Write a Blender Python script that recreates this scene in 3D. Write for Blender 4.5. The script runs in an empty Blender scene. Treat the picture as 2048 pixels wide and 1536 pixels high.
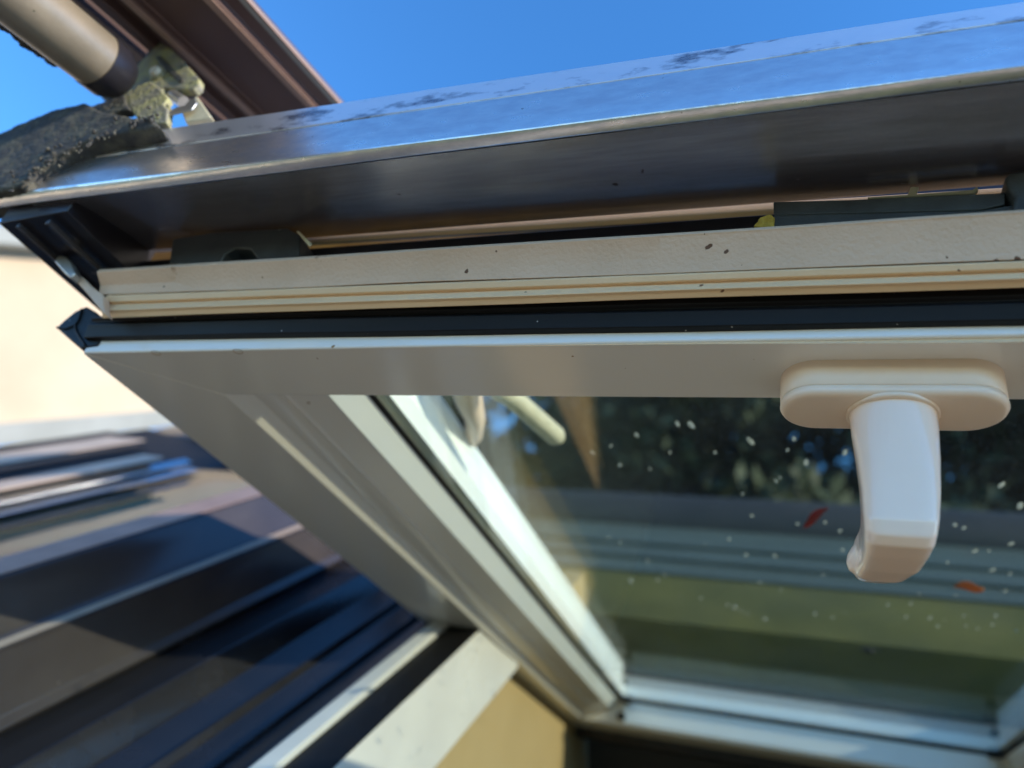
import bpy, bmesh, math, random
from mathutils import Vector, Matrix, noise
random.seed(7)
SC = bpy.context.scene
COL = SC.collection
# ------------------------------------------------------------------ camera
# window-sash axes measured from the vanishing points: U along the bottom rail, V up the sash, W out of the sash
FPX = 1510.0
CX, CY = 1024.0, 768.0
_r = Vector((4024, 2, -1510)).normalized()
_s = Vector((566, 1062, 1510)); _s = (_s - _r * _s.dot(_r)).normalized()
_n = _r.cross(_s)
if _n.y > 0: _n = -_n
TH = math.radians(5)          # the opened sash rises 5 degrees from the horizontal
EYE = 5.0
def sw(u, v, w):              # sash coordinates -> world
    return Vector((u, v*math.cos(TH) - w*math.sin(TH), v*math.sin(TH) + w*math.cos(TH) + EYE))
def cam2sash(c): return Vector((_r.dot(c), _s.dot(c), _n.dot(c)))
def cam2world_dir(c):
    q = cam2sash(c); return sw(*q) - sw(0, 0, 0)
cam = bpy.data.cameras.new('camera'); camo = bpy.data.objects.new('camera', cam); COL.objects.link(camo)
xr, yd, zf = (cam2world_dir(Vector(a)) for a in ((1,0,0),(0,1,0),(0,0,1)))
m3 = Matrix((xr, -yd, -zf)).transposed()
camo.matrix_world = Matrix.Translation((0,0,EYE)) @ m3.to_4x4()
cam.sensor_width = 36; cam.lens = 36*FPX/2048
cam.clip_start = 0.02; cam.clip_end = 3000
cam.dof.use_dof = True; cam.dof.focus_distance = 0.345; cam.dof.aperture_fstop = 5.0
SC.camera = camo
# ------------------------------------------------------------------ light
SUN = Vector((0.88, -0.19, 0.37)).normalized()      # towards the sun
W = bpy.data.worlds.new('World'); SC.world = W; W.use_nodes = True
nt = W.node_tree; bg = nt.nodes['Background']
sky = nt.nodes.new('ShaderNodeTexSky'); sky.sky_type = 'NISHITA'; sky.sun_disc = False
sky.sun_elevation = math.asin(SUN.z); sky.sun_rotation = math.atan2(SUN.x, SUN.y)
sky.air_density = 1.0; sky.dust_density = 0.0; sky.ozone_density = 5.0; sky.altitude = 800
hs = nt.nodes.new('ShaderNodeHueSaturation'); hs.inputs['Saturation'].default_value = 1.15
nt.links.new(sky.outputs[0], hs.inputs['Color']); nt.links.new(hs.outputs[0], bg.inputs[0]); bg.inputs[1].default_value = 0.15
sl = bpy.data.lights.new('sun', 'SUN'); slo = bpy.data.objects.new('sun', sl); COL.objects.link(slo)
sl.energy = 2.2; sl.angle = math.radians(0.5); sl.color = (1.0, 0.88, 0.70)
slo.location = (6, -4, 9); slo.rotation_euler = SUN.to_track_quat('Z', 'Y').to_euler()
SC.view_settings.view_transform = 'Standard'; SC.view_settings.look = 'None'
SC.view_settings.exposure = 1.6; SC.view_settings.gamma = 1.0
SC.cycles.max_bounces = 10; SC.cycles.transparent_max_bounces = 24

# ------------------------------------------------------------------ pixel -> place helpers (photo measured at 2048x1536)
def P(px, py, u=None, v=None, w=None):
    d = cam2sash(Vector((px-CX, py-CY, FPX)))
    t = u/d.x if u is not None else (v/d.y if v is not None else w/d.z)
    return d*t
FH = Vector((0, 0.798, 0.603)); MH = Vector((0, -0.603, 0.798))      # roof slope: along it, and its normal
def L(px, py, m):             # point on the plane m metres above/below the eye's roof-parallel plane
    d = cam2sash(Vector((px-CX, py-CY, FPX))); d = d*(m/d.dot(MH))
    return d.x, d.dot(FH)
def RF(u, t, m): return Vector((u, 0, 0)) + FH*t + MH*m             # roof coordinates -> sash coordinates
AT = Vector((0, 0.954, 0.299)); AQ = Vector((0, -0.299, 0.954))      # awning rails
def LA(px, py, q):
    d = cam2sash(Vector((px-CX, py-CY, FPX))); d = d*(q/d.dot(AQ))
    return d.x, d.dot(AT)
def AW(u, t, q): return Vector((u, 0, 0)) + AT*t + AQ*q

# ------------------------------------------------------------------ materials
def N(t, kind, **kw):
    n = t.nodes.new(kind)
    for k, v in kw.items():
        if k in n.inputs: n.inputs[k].default_value = v
        else: setattr(n, k, v)
    return n
def mat(name, c1, c2=None, rough=0.5, metal=0.0, ns=20, stretch=(1,1,1), bump=0.0, bs=200, specks=None, sp_scale=250,
        sp_amt=0.12, spots=None, spot_scale=30, spot_amt=0.1, coat=0.0, rvar=0.1, spec=0.5, trans=0.0, obj=True, detail=6, sharp=(0.35,0.65), sss=0, aniso=0):
    m = bpy.data.materials.new(name); m.use_nodes = True; t = m.node_tree
    b = t.nodes['Principled BSDF']; ln = t.links.new
    tc = N(t, 'ShaderNodeTexCoord'); mp = N(t, 'ShaderNodeMapping'); mp.inputs['Scale'].default_value = stretch
    ln(tc.outputs['Object'], mp.inputs[0])
    nz = N(t, 'ShaderNodeTexNoise', Scale=ns, Detail=detail, Roughness=0.6); ln(mp.outputs[0], nz.inputs[0])
    mr = N(t, 'ShaderNodeMapRange'); mr.inputs[1].default_value = sharp[0]; mr.inputs[2].default_value = sharp[1]
    ln(nz.outputs[0], mr.inputs[0])
    mx = N(t, 'ShaderNodeMix', data_type='RGBA'); mx.inputs[6].default_value = (*c1, 1); mx.inputs[7].default_value = (*(c2 or c1), 1)
    ln(mr.outputs[0], mx.inputs[0]); out = mx.outputs[2]
    def layer(out, col, scale, amt, soft, detail_scale):
        vz = N(t, 'ShaderNodeTexVoronoi', Scale=scale); vz.feature = 'F1'
        ln(tc.outputs['Object'], vz.inputs[0])
        n2 = N(t, 'ShaderNodeTexNoise', Scale=scale*detail_scale, Detail=3); ln(tc.outputs['Object'], n2.inputs[0])
        ad = N(t, 'ShaderNodeMath', operation='MULTIPLY_ADD'); ln(n2.outputs[0], ad.inputs[0]); ad.inputs[1].default_value = 0.7; ln(vz.outputs[0], ad.inputs[2])
        # random size per cell
        sp = N(t, 'ShaderNodeSeparateColor'); ln(vz.outputs[1], sp.inputs[0])
        pw = N(t, 'ShaderNodeMath', operation='POWER'); ln(sp.outputs[0], pw.inputs[0]); pw.inputs[1].default_value = 4
        th = N(t, 'ShaderNodeMath', operation='MULTIPLY_ADD'); ln(pw.outputs[0], th.inputs[0]); th.inputs[1].default_value = amt; th.inputs[2].default_value = 0.33
        sb = N(t, 'ShaderNodeMath', operation='SUBTRACT'); ln(th.outputs[0], sb.inputs[0]); ln(ad.outputs[0], sb.inputs[1])
        mm = N(t, 'ShaderNodeMapRange'); mm.inputs[1].default_value = 0; mm.inputs[2].default_value = soft; ln(sb.outputs[0], mm.inputs[0])
        m2 = N(t, 'ShaderNodeMix', data_type='RGBA'); ln(mm.outputs[0], m2.inputs[0]); ln(out, m2.inputs[6]); m2.inputs[7].default_value = (*col, 1)
        return m2.outputs[2]
    if specks: out = layer(out, specks, sp_scale, sp_amt, 0.03, 2)
    if spots: out = layer(out, spots, spot_scale, spot_amt, 0.12, 6)
    ln(out, b.inputs['Base Color'])
    b.inputs['Metallic'].default_value = metal
    b.inputs['Specular IOR Level'].default_value = spec
    b.inputs['Coat Weight'].default_value = coat; b.inputs['Coat Roughness'].default_value = 0.05
    if sss: b.inputs['Subsurface Weight'].default_value = sss; b.inputs['Subsurface Radius'].default_value = (.004,.003,.002)
    if aniso: b.inputs['Anisotropic'].default_value = aniso
    rr = N(t, 'ShaderNodeMapRange'); rr.inputs[3].default_value = max(0.02, rough-rvar); rr.inputs[4].default_value = min(1, rough+rvar)
    ln(nz.outputs[0], rr.inputs[0]); ln(rr.outputs[0], b.inputs['Roughness'])
    if bump:
        n3 = N(t, 'ShaderNodeTexNoise', Scale=bs, Detail=5); ln(mp.outputs[0], n3.inputs[0])
        bp = N(t, 'ShaderNodeBump', Strength=bump, Distance=0.001); ln(n3.outputs[0], bp.inputs['Height']); ln(bp.outputs[0], b.inputs['Normal'])
    return m
M = {}
M['white'] = mat('white_gloss_paint', (.82,.77,.70), (.80,.75,.68), rough=.13, rvar=.05, ns=6, spec=.42, specks=(.3,.18,.08), sp_scale=90, sp_amt=.02)
M['cream'] = mat('aged_cream_paint', (.84,.57,.33), (.78,.52,.29), rough=.42, ns=9, stretch=(1,4,4), bump=.35, bs=700, specks=(.16,.07,.03), sp_scale=110, sp_amt=.13, spots=(.34,.17,.07), spot_scale=26, spot_amt=.06)
M['lipcream'] = mat('weathered_cream_paint', (.70,.49,.34), (.62,.43,.29), rough=.5, ns=14, bump=.5, bs=500, specks=(.12,.05,.02), sp_scale=130, sp_amt=.2, spots=(.3,.14,.06), spot_scale=30, spot_amt=.22)
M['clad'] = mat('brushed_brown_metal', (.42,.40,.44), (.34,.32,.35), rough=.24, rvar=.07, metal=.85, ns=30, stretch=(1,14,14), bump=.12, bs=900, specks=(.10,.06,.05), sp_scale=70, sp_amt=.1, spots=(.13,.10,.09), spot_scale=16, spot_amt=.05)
M['cladtop'] = mat('bare_grey_aluminium', (.86,.84,.82), (.64,.65,.68), rough=.30, rvar=.09, metal=.95, ns=70, stretch=(1,2.5,2.5), bump=.10, bs=350, specks=(.4,.38,.36), sp_scale=130, sp_amt=.06)
M['cladfold'] = mat('stained_grey_aluminium', (.26,.27,.31), (.80,.81,.83), rough=.30, metal=.85, ns=80, stretch=(.4,1,1), bump=.15, bs=400, sharp=(.37,.47), specks=(.15,.13,.13), sp_scale=90, sp_amt=.08)
M['dark'] = mat('dark_brown_enamel', (.014,.013,.018), (.022,.020,.026), rough=.33, ns=12, stretch=(1,1,1), spec=.4, specks=(.14,.12,.11), sp_scale=60, sp_amt=.05)
M['navy'] = mat('anthracite_cladding', (.042,.036,.038), (.056,.048,.048), rough=.22, ns=10, spec=.5, specks=(.12,.1,.1), sp_scale=90, sp_amt=.04, bump=.15, bs=30)
M['rubber'] = mat('black_rubber', (.004,.004,.004), (.008,.007,.008), rough=.50, ns=20, stretch=(1,8,8), bump=.1, bs=400, specks=(.5,.45,.4), sp_scale=210, sp_amt=.05, spec=.22)
M['plastic'] = mat('black_plastic', (.022,.025,.025), (.04,.045,.043), rough=.42, ns=60, bump=.2, bs=900, specks=(.2,.2,.18), sp_scale=140, sp_amt=.1)
M['handle'] = mat('ivory_plastic', (.95,.73,.58), (.93,.71,.56), rough=.08, rvar=.02, ns=25, sss=.15, spec=.5, spots=(.72,.55,.36), spot_scale=45, spot_amt=.03)
M['rosette'] = mat('ivory_plastic_aged', (.88,.70,.55), (.86,.67,.51), rough=.30, rvar=.05, ns=25, sss=.15, spots=(.66,.44,.24), spot_scale=55, spot_amt=.06)
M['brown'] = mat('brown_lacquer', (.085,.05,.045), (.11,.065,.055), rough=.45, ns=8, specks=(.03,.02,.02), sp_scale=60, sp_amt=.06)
M['brownlit'] = mat('sunlit_brown_lacquer', (.30,.20,.16), (.24,.16,.13), rough=.5, ns=20)  # lit copy of the brown lacquer, sunlight put into its colour
M['tube'] = mat('tan_metal_tube', (.33,.27,.20), (.24,.20,.15), rough=.38, metal=.35, ns=30, specks=(.10,.09,.05), sp_scale=130, sp_amt=.08, spots=(.50,.45,.22), spot_scale=80, spot_amt=.05)
M['moss'] = mat('mossy_rubber', (.04,.04,.042), (.11,.105,.08), rough=.85, ns=90, bump=.8, bs=350, specks=(.32,.31,.18), sp_scale=220, sp_amt=.18, sharp=(.45,.7))
M['mossmetal'] = mat('lichen_covered_zinc', (.22,.21,.17), (.36,.34,.16), rough=.75, ns=110, bump=.8, bs=300, specks=(.10,.09,.05), sp_scale=150, sp_amt=.25, spots=(.55,.52,.30), spot_scale=70, spot_amt=.12, sharp=(.42,.62))
M['steel'] = mat('steel', (.6,.58,.54), (.45,.43,.4), rough=.35, metal=.8, ns=80)
M['bolt'] = mat('bolt_white_cap', (.75,.72,.62), (.6,.56,.45), rough=.5, ns=300)
M['clip'] = mat('ivory_clip', (.62,.55,.38), (.5,.45,.3), rough=.5, ns=120)
M['foam'] = mat('yellow_foam', (.45,.30,.04), (.30,.19,.02), rough=.9, ns=160, bump=1, bs=400)
M['amber'] = mat('amber_reflection', (.30,.18,.05), (.20,.11,.03), rough=.35, ns=30)
M['blueal'] = mat('pale_aluminium', (.60,.63,.68), (.52,.55,.6), rough=.22, metal=.9, ns=10)
M['wall'] = mat('cream_render', (.54,.44,.33), (.47,.38,.28), rough=.9, ns=3, bump=.5, bs=80)
M['zinc'] = mat('pale_zinc', (.36,.37,.35), (.29,.30,.28), rough=.5, ns=4, metal=.2)
M['yellow'] = mat('ochre_wall_paint', (.40,.29,.14), (.36,.26,.12), rough=.8, ns=5)
M['lining'] = mat('white_lining', (.62,.60,.56), (.55,.53,.50), rough=.3, ns=8)
M['oliveslope'] = mat('olive_reflection_slope', (.13,.115,.02), (.075,.075,.016), rough=.95, ns=5, bump=.5, bs=40, spots=(.12,.11,.03), spot_scale=14, spot_amt=.2)  # olive tone stands in for the ochre room reflected in the glass
M['lead'] = mat('grey_green_flashing', (.085,.11,.10), (.062,.08,.073), rough=.6, ns=3, stretch=(1,6,6))
M['slate'] = mat('dark_slate', (.025,.024,.026), (.035,.032,.033), rough=.6, ns=5)
M['leaf'] = mat('foliage', (.022,.036,.018), (.04,.06,.028), rough=.7, ns=3)
M['bark'] = mat('bark', (.08,.06,.045), (.05,.04,.03), rough=.9, ns=20, bump=1, bs=60)
M['grass'] = mat('garden_ground', (.10,.12,.04), (.14,.13,.06), rough=1, ns=1.5)
M['teal'] = mat('teal_blind', (.03,.085,.10), (.04,.10,.11), rough=.6)
M['tan'] = mat('sunlit_brown', (.42,.33,.26), (.36,.28,.22), rough=.5, ns=20)  # brown lightened to carry direct sun in its colour, for beads and lip
M['redleaf'] = mat('red_leaf', (.45,.05,.03), (.3,.03,.02), rough=.6, ns=200)
M['orangeleaf'] = mat('orange_leaf', (.7,.30,.06), (.55,.2,.04), rough=.6, ns=200)
M['fly'] = mat('dead_fly', (.01,.01,.01), (.03,.03,.03), rough=.5, ns=200)
def glass(name, tint, refl=1.0, rough=0.02, dirt=0.0, ior=1.52, bumps=0.0):
    m = bpy.data.materials.new(name); m.use_nodes = True; t = m.node_tree; t.nodes.clear(); ln = t.links.new
    o = N(t, 'ShaderNodeOutputMaterial'); tr = N(t, 'ShaderNodeBsdfTransparent'); tr.inputs[0].default_value = (*tint, 1)
    gl = N(t, 'ShaderNodeBsdfGlossy', Roughness=rough); fr = N(t, 'ShaderNodeFresnel', IOR=ior)
    gl.inputs[0].default_value = (refl, refl, refl, 1)
    mx = N(t, 'ShaderNodeMixShader'); ge_ = N(t, 'ShaderNodeNewGeometry'); iv = N(t, 'ShaderNodeMath', operation='SUBTRACT'); iv.inputs[0].default_value = 1.0; ln(ge_.outputs['Backfacing'], iv.inputs[1])
    ml = N(t, 'ShaderNodeMath', operation='MULTIPLY'); ln(fr.outputs[0], ml.inputs[0]); ln(iv.outputs[0], ml.inputs[1]); ln(ml.outputs[0], mx.inputs[0]); ln(tr.outputs[0], mx.inputs[1]); ln(gl.outputs[0], mx.inputs[2])
    out = mx.outputs[0]
    if dirt:
        tc = N(t, 'ShaderNodeTexCoord'); nz = N(t, 'ShaderNodeTexNoise', Scale=9, Detail=8, Roughness=.7); ln(tc.outputs['Object'], nz.inputs[0])
        vz = N(t, 'ShaderNodeTexVoronoi', Scale=260); ln(tc.outputs['Object'], vz.inputs[0])
        lt = N(t, 'ShaderNodeMath', operation='LESS_THAN'); ln(vz.outputs[0], lt.inputs[0]); lt.inputs[1].default_value = .22
        mr = N(t, 'ShaderNodeMapRange'); mr.inputs[1].default_value = .4; mr.inputs[2].default_value = .8; mr.inputs[3].default_value = dirt*.35; mr.inputs[4].default_value = dirt*1.6; ln(nz.outputs[0], mr.inputs[0])
        ma = N(t, 'ShaderNodeMath', operation='MULTIPLY_ADD'); ln(lt.outputs[0], ma.inputs[0]); ma.inputs[1].default_value = dirt*1.6; ln(mr.outputs[0], ma.inputs[2])
        df = N(t, 'ShaderNodeBsdfTranslucent'); df.inputs[0].default_value = (.55,.55,.48,1)
        m2 = N(t, 'ShaderNodeMixShader'); ln(ma.outputs[0], m2.inputs[0]); ln(out, m2.inputs[1]); ln(df.outputs[0], m2.inputs[2]); out = m2.outputs[0]
    ln(out, o.inputs[0]); return m
M['glass'] = glass('sash_glass', (.91,.94,.91), ior=1.75)
M['glassout'] = glass('sash_glass_outer', (.91,.94,.91), dirt=.014)
M['roofglass'] = glass('neighbour_glass', (.7,.85,.87), refl=.7, ior=1.4)
M['drop'] = mat('chalky_droplet', (.8,.78,.68), (.7,.66,.5), rough=.2, ns=300)
for k_ in ('drop','redleaf','orangeleaf'):
    t_ = M[k_].node_tree; b_ = t_.nodes['Principled BSDF']; o_ = t_.nodes['Material Output']
    tl = t_.nodes.new('ShaderNodeBsdfTranslucent'); src = b_.inputs['Base Color'].links[0].from_socket; t_.links.new(src, tl.inputs[0])
    mx_ = t_.nodes.new('ShaderNodeMixShader'); mx_.inputs[0].default_value = .6
    t_.links.new(b_.outputs[0], mx_.inputs[1]); t_.links.new(tl.outputs[0], mx_.inputs[2]); 
    if k_ == 'drop':
        tp_ = t_.nodes.new('ShaderNodeBsdfTransparent'); m3_ = t_.nodes.new('ShaderNodeMixShader'); m3_.inputs[0].default_value = .45
        t_.links.new(mx_.outputs[0], m3_.inputs[1]); t_.links.new(tp_.outputs[0], m3_.inputs[2]); t_.links.new(m3_.outputs[0], o_.inputs[0])
    else: t_.links.new(mx_.outputs[0], o_.inputs[0])

# ------------------------------------------------------------------ object helpers
def tag(o, label=None, cat=None, group=None, kind=None):
    if label: o['label'] = label
    if cat: o['category'] = cat
    if group: o['group'] = group
    if kind: o['kind'] = kind
    return o
def empty(name, at, label, cat, group=None, kind=None):
    o = bpy.data.objects.new(name, None); COL.objects.link(o); o.location = at; o.empty_display_size = .05
    return tag(o, label, cat, group, kind)
def wpos(o):
    p = Vector((0,0,0))
    while o: p += o.location; o = o.parent
    return p
def obj(name, bm, m, parent=None, bevel=0.0, smooth=True, at=None, sub=0, seg=2, angle=35):
    """bm in world coordinates -> ONE mesh object under parent, origin at its own centre"""
    bmesh.ops.recalc_face_normals(bm, faces=bm.faces)
    if at is None:
        at = sum((v.co for v in bm.verts), Vector()) / max(1, len(bm.verts))
    bmesh.ops.translate(bm, verts=bm.verts, vec=-at)
    me = bpy.data.meshes.new(name); bm.to_mesh(me); bm.free()
    for p in me.polygons: p.use_smooth = smooth
    o = bpy.data.objects.new(name, me); COL.objects.link(o)
    if parent: o.parent = parent; o.location = at - wpos(parent)
    else: o.location = at
    me.materials.append(m)
    if bevel:
        b = o.modifiers.new('bevel', 'BEVEL'); b.width = bevel; b.segments = seg; b.limit_method = 'ANGLE'; b.angle_limit = math.radians(25)
        b.harden_normals = False
    if sub:
        s = o.modifiers.new('sub', 'SUBSURF'); s.levels = sub; s.render_levels = sub
    if smooth and not sub:
        try: me.set_sharp_from_angle(angle=math.radians(angle))
        except Exception: pass
    return o
def loft_bm(secs, bm=None, cap=True, closed=True):
    bm = bm or bmesh.new(); rings = [[bm.verts.new(p) for p in s] for s in secs]
    n = len(secs[0])
    for a, b in zip(rings, rings[1:]):
        for i in range(n if closed else n-1):
            j = (i+1) % n; bm.faces.new((a[i], a[j], b[j], b[i]))
    if cap and closed: bm.faces.new(rings[0]); bm.faces.new(rings[-1][::-1])
    return bm
def S(p): return sw(*p)
def box_bm(f, a, b, bm=None):
    """box in any of the coordinate frames f(x,y,z)->sash"""
    s = [(a[0],b[0]), (a[1],b[1]), (a[2],b[2])]
    q = [[S(f(s[0][i], s[1][j], s[2][k])) for (j,k) in ((0,0),(1,0),(1,1),(0,1))] for i in (0,1)]
    return loft_bm(q, bm)
def sash(u, v, w): return Vector((u, v, w))
# line functions along U: pixel pair plus a fixed v (or w) -> u -> (v,w)
def line(a, b, v=None, w=None, dv=0, dw=0):
    A = P(*a, v=v, w=w) if v is None else P(*a, v=v); B = P(*b, v=v, w=w) if v is None else P(*b, v=v)
    def f(u):
        k = (u-A.x)/(B.x-A.x); return Vector((u, A.y+(B.y-A.y)*k+dv, A.z+(B.z-A.z)*k+dw))
    return f
def off(f, dv, dw): return lambda u: f(u) + Vector((0, dv, dw))
def rail(name, lines, u0, u1, m, parent, n=24, wav=0.0, seed=0, bevel=0.0004, endu=None, **kw):
    secs = []
    for i in range(n+1):
        k = i/n; u = u0+(u1-u0)*k; s = []
        for j, f in enumerate(lines):
            uu = u + (endu[j] if (endu and i == 0) else 0)
            p = f(uu)
            if wav:
                p = p + Vector((0, wav*noise.noise(Vector((u*9, j*.15, seed))), wav*noise.noise(Vector((u*9+40, j*.15, seed)))))
            s.append(S(p))
        secs.append(s)
    return obj(name, loft_bm(secs), m, parent, bevel=bevel, **kw)
def prism(name, f, poly, a, b, m, parent, bevel=.0004, n=1, **kw):
    """polygon poly [(x,z)] in frame f(x,t,z), extruded t=a..b"""
    secs = [[S(f(x, a+(b-a)*i/n, z)) for x, z in poly] for i in range(n+1)]
    return obj(name, loft_bm(secs), m, parent, bevel=bevel, **kw)
def tube_bm(pts, r, seg=20, bm=None, rads=None):
    secs = []
    for i, p in enumerate(pts):
        d = (pts[min(i+1, len(pts)-1)] - pts[max(i-1, 0)]).normalized()
        x = d.orthogonal().normalized() if i == 0 else (x - d*x.dot(d)).normalized()
        y = d.cross(x); rr = rads[i] if rads else r
        secs.append([p + (x*math.cos(2*math.pi*k/seg) + y*math.sin(2*math.pi*k/seg))*rr for k in range(seg)])
    return loft_bm(secs, bm)
def remesh(o, vox, smooth=4, disp=None):
    r = o.modifiers.new('remesh', 'REMESH'); r.mode = 'VOXEL'; r.voxel_size = vox; r.use_smooth_shade = True
    if smooth:
        s = o.modifiers.new('smooth', 'SMOOTH'); s.iterations = smooth; s.factor = .5
    if disp:
        for k, (st, sc) in enumerate(disp):
            tx = bpy.data.textures.new('clouds', 'CLOUDS'); tx.noise_scale = sc; tx.noise_depth = 4
            d = o.modifiers.new('displace', 'DISPLACE'); d.texture = tx; d.strength = st; d.mid_level = .45; d.texture_coords = 'LOCAL'

# ================================================================== THE SASH
HW = 0.403            # half width of the sash
VI = 0.3163           # inner edge of the bottom rail
VO = 0.2700           # outer edge of the bottom rail
VF = 1.305            # inner edge of the top rail
GW = 0.240            # glass plane
sashroot = empty('roof_window_sash', sw(0, 1.38, 0.26), 'opened white roof window sash with brown metal cladding, seen from below', 'roof window')
# --- bottom rail (mitred at the left and right)
def mitre_rail():
    secs = []
    for sgn in (-1, 1):
        secs.append([S(p) for p in (Vector((sgn*HW, VO, .2)), Vector((sgn*(HW-.073), VI, .2)), Vector((sgn*(HW-.073), VI+.001, .235)), Vector((sgn*HW, VO+.001, .235)))])
    return loft_bm(secs)
obj('bottom_rail', mitre_rail(), M['white'], sashroot, bevel=.0012, seg=3)
# thin outer bead of the bottom rail, above the face, in the cream front
u0 = -HW+.004
g_b1 = line((300,699),(2048,684), v=.2705); g_b2 = line((300,690),(2048,670), v=.2722)
g_b3 = line((300,681),(2048,655), v=.2722)
rail('rail_bead', [g_b1, g_b2, g_b3, off(g_b3, .012, .002), off(g_b1, .006, .006)], u0, HW, M['cream'], sashroot, wav=.0004)
# --- black gasket
gk = [line((300,684),(2048,657), v=.2715), line((300,672),(2048,640), v=.2665), line((300,655),(2048,622), v=.2655), line((300,646),(2048,606), v=.2645),
      line((300,641),(2048,600), v=.2660), line((300,634),(2048,590), v=.2640), line((300,629),(2048,574), v=.2640)]
gask = rail('rubber_gasket', gk + [off(gk[-1], .014, .002), off(gk[0], .012, 0)], -.4045, HW, M['rubber'], sashroot, wav=.0007, seed=3, n=40)
# folded end of the gasket
ge = bmesh.new()
endp = [(112,655),(128,640),(150,622),(172,612),(190,622),(203,634),(212,660),(196,692),(160,697),(140,680)]
def poly_ext(pts, v0, v1, bm=None, ax='v'):
    A = [S(P(x, y, **{ax: v0})) for x, y in pts]
    nrm = {'v': Vector((0, v1-v0, 0)), 'w': Vector((0, 0, v1-v0)), 'u': Vector((v1-v0, 0, 0))}[ax]
    nw = sw(*nrm) - sw(0,0,0)
    return loft_bm([A, [a + nw for a in A]], bm)
go = obj('gasket_end', poly_ext(endp, .2695, .290), M['rubber'], sashroot, bevel=.0012, seg=3)
lipbm = tube_bm([S(P(x, y, v=.2690)) for x, y in ((114,655),(132,657),(150,650),(158,638),(163,618))], .0007, 8)
tube_bm([S(P(x, y, v=.2690)) for x, y in ((150,650),(152,662),(160,676),(170,690))], .0008, 8, lipbm)
obj('gasket_rib', lipbm, M['rubber'], go)
# --- cream front lining with its ribs
UL = -.3885
c = [line((300,633),(2048,575), v=.2600), line((300,622),(2048,562), v=.2578), line((300,617),(2048,556), v=.2560), line((300,605),(2048,542), v=.2580),
     line((300,601),(2048,537), v=.2560), line((300,589),(2048,522), v=.2545), line((300,583),(2048,517), v=.2590)]
fr_lin = rail('front_lining', c + [off(c[-1], .012, .004), off(c[0], .004, .006)], UL, HW+.0, M['cream'], sashroot, wav=.0004, n=30)
c2 = [line((300,586),(2048,519), v=.2552), line((300,566),(2048,490), v=.2530), line((300,540),(2048,429), v=.2475), line((300,536),(2048,425), v=.2468),
      line((300,532),(2048,421), v=.2480), line((300,532),(2048,421), v=.2505)]
rail('lining_lip', c2 + [line((300,560),(2048,450), v=.2580), line((300,586),(2048,519), v=.2640)], UL-.008, HW+.0, M['lipcream'], sashroot, wav=.0006, seed=8, n=40)
# rust-edged left return of the lining
obj('lining_end', poly_ext([(138,548),(150,560),(175,588),(203,622),(212,630),(206,612),(206,590),(185,574),(160,550)], .2500, .2560), M['lipcream'], sashroot, bevel=.0006)
# --- recess behind the lip: cream strips, a strip coloured as the amber reflection, dark floor
d = [line((300,532),(2048,438), v=.2760), line((300,505),(2048,400), v=.2760), line((300,492),(2048,384), v=.2740), line((300,486),(2048,372), v=.2740)]
rail('recess_strip', [d[1], off(d[1],-.0015,.0015), d[2], d[3], off(d[3], .01, 0), off(d[1], .01, 0)], -.30, HW, M['cream'], sashroot, wav=.0003, n=20)
rail('recess_back', [line((300,560),(2048,460), v=.2860), line((300,380),(2048,250), v=.2860), line((300,380),(2048,250), v=.2900), line((300,560),(2048,460), v=.2900)], -.43, .44, M['dark'], sashroot)
rail('amber_glint', [d[0], d[1], off(d[1], .01, 0), off(d[0], .01, 0)], -.41, HW, M['amber'], sashroot)
# --- metal cladding: dark overhanging underside
k1 = line((300,500),(2048,366), v=.2700); k15 = line((300,478),(2048,345), v=.2600); k2 = line((300,431),(2048,273), v=.2360); k25 = line((300,405),(2048,210), v=.2240); k3 = line((300,379),(2048,163), v=.2110)
UC = -.470
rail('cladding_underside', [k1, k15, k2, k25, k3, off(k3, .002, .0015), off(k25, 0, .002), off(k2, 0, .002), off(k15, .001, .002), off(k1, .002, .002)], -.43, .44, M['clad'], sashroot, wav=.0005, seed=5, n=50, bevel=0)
# rolled nose and the bare upper face, slightly wavy
def mid(a, b, k, dv=0, dw=0): return lambda u: a(u).lerp(b(u), k) + Vector((0, dv, dw))
n0 = line((300,377),(2048,161), v=.2112); n1 = line((300,350),(2048,136), v=.2078)
t1_ = line((300,331),(2048,99), v=.2080); t2_ = line((300,323),(2048,90), v=.2096); t3_ = line((300,300),(2048,43), v=.2110); t4_ = line((300,298),(2048,40), v=.2116); t5_ = line((300,262),(2048,4), v=.2135)
nose = [n0, mid(n0,n1,.12,-.0016), mid(n0,n1,.3,-.0027), mid(n0,n1,.5,-.0031), mid(n0,n1,.7,-.0027), mid(n0,n1,.88,-.0014), n1]
back = [off(t5_, .012, -.0005), off(n1, .012, 0)]
topc = rail('cladding_face', nose + [t1_, t2_, t3_, off(t4_, .001, 0)] + [off(t4_, .012, -.0005), off(n1, .012, 0)], UC, .46, M['cladtop'], sashroot, wav=.0006, seed=11, n=60, bevel=.0003, angle=50)
rail('cladding_fold', [t4_, t5_, off(t5_, .012, -.0005), off(t4_, .012, 0)], UC, .46, M['cladfold'], topc, wav=.0006, seed=11, n=60, bevel=.0003)
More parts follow.
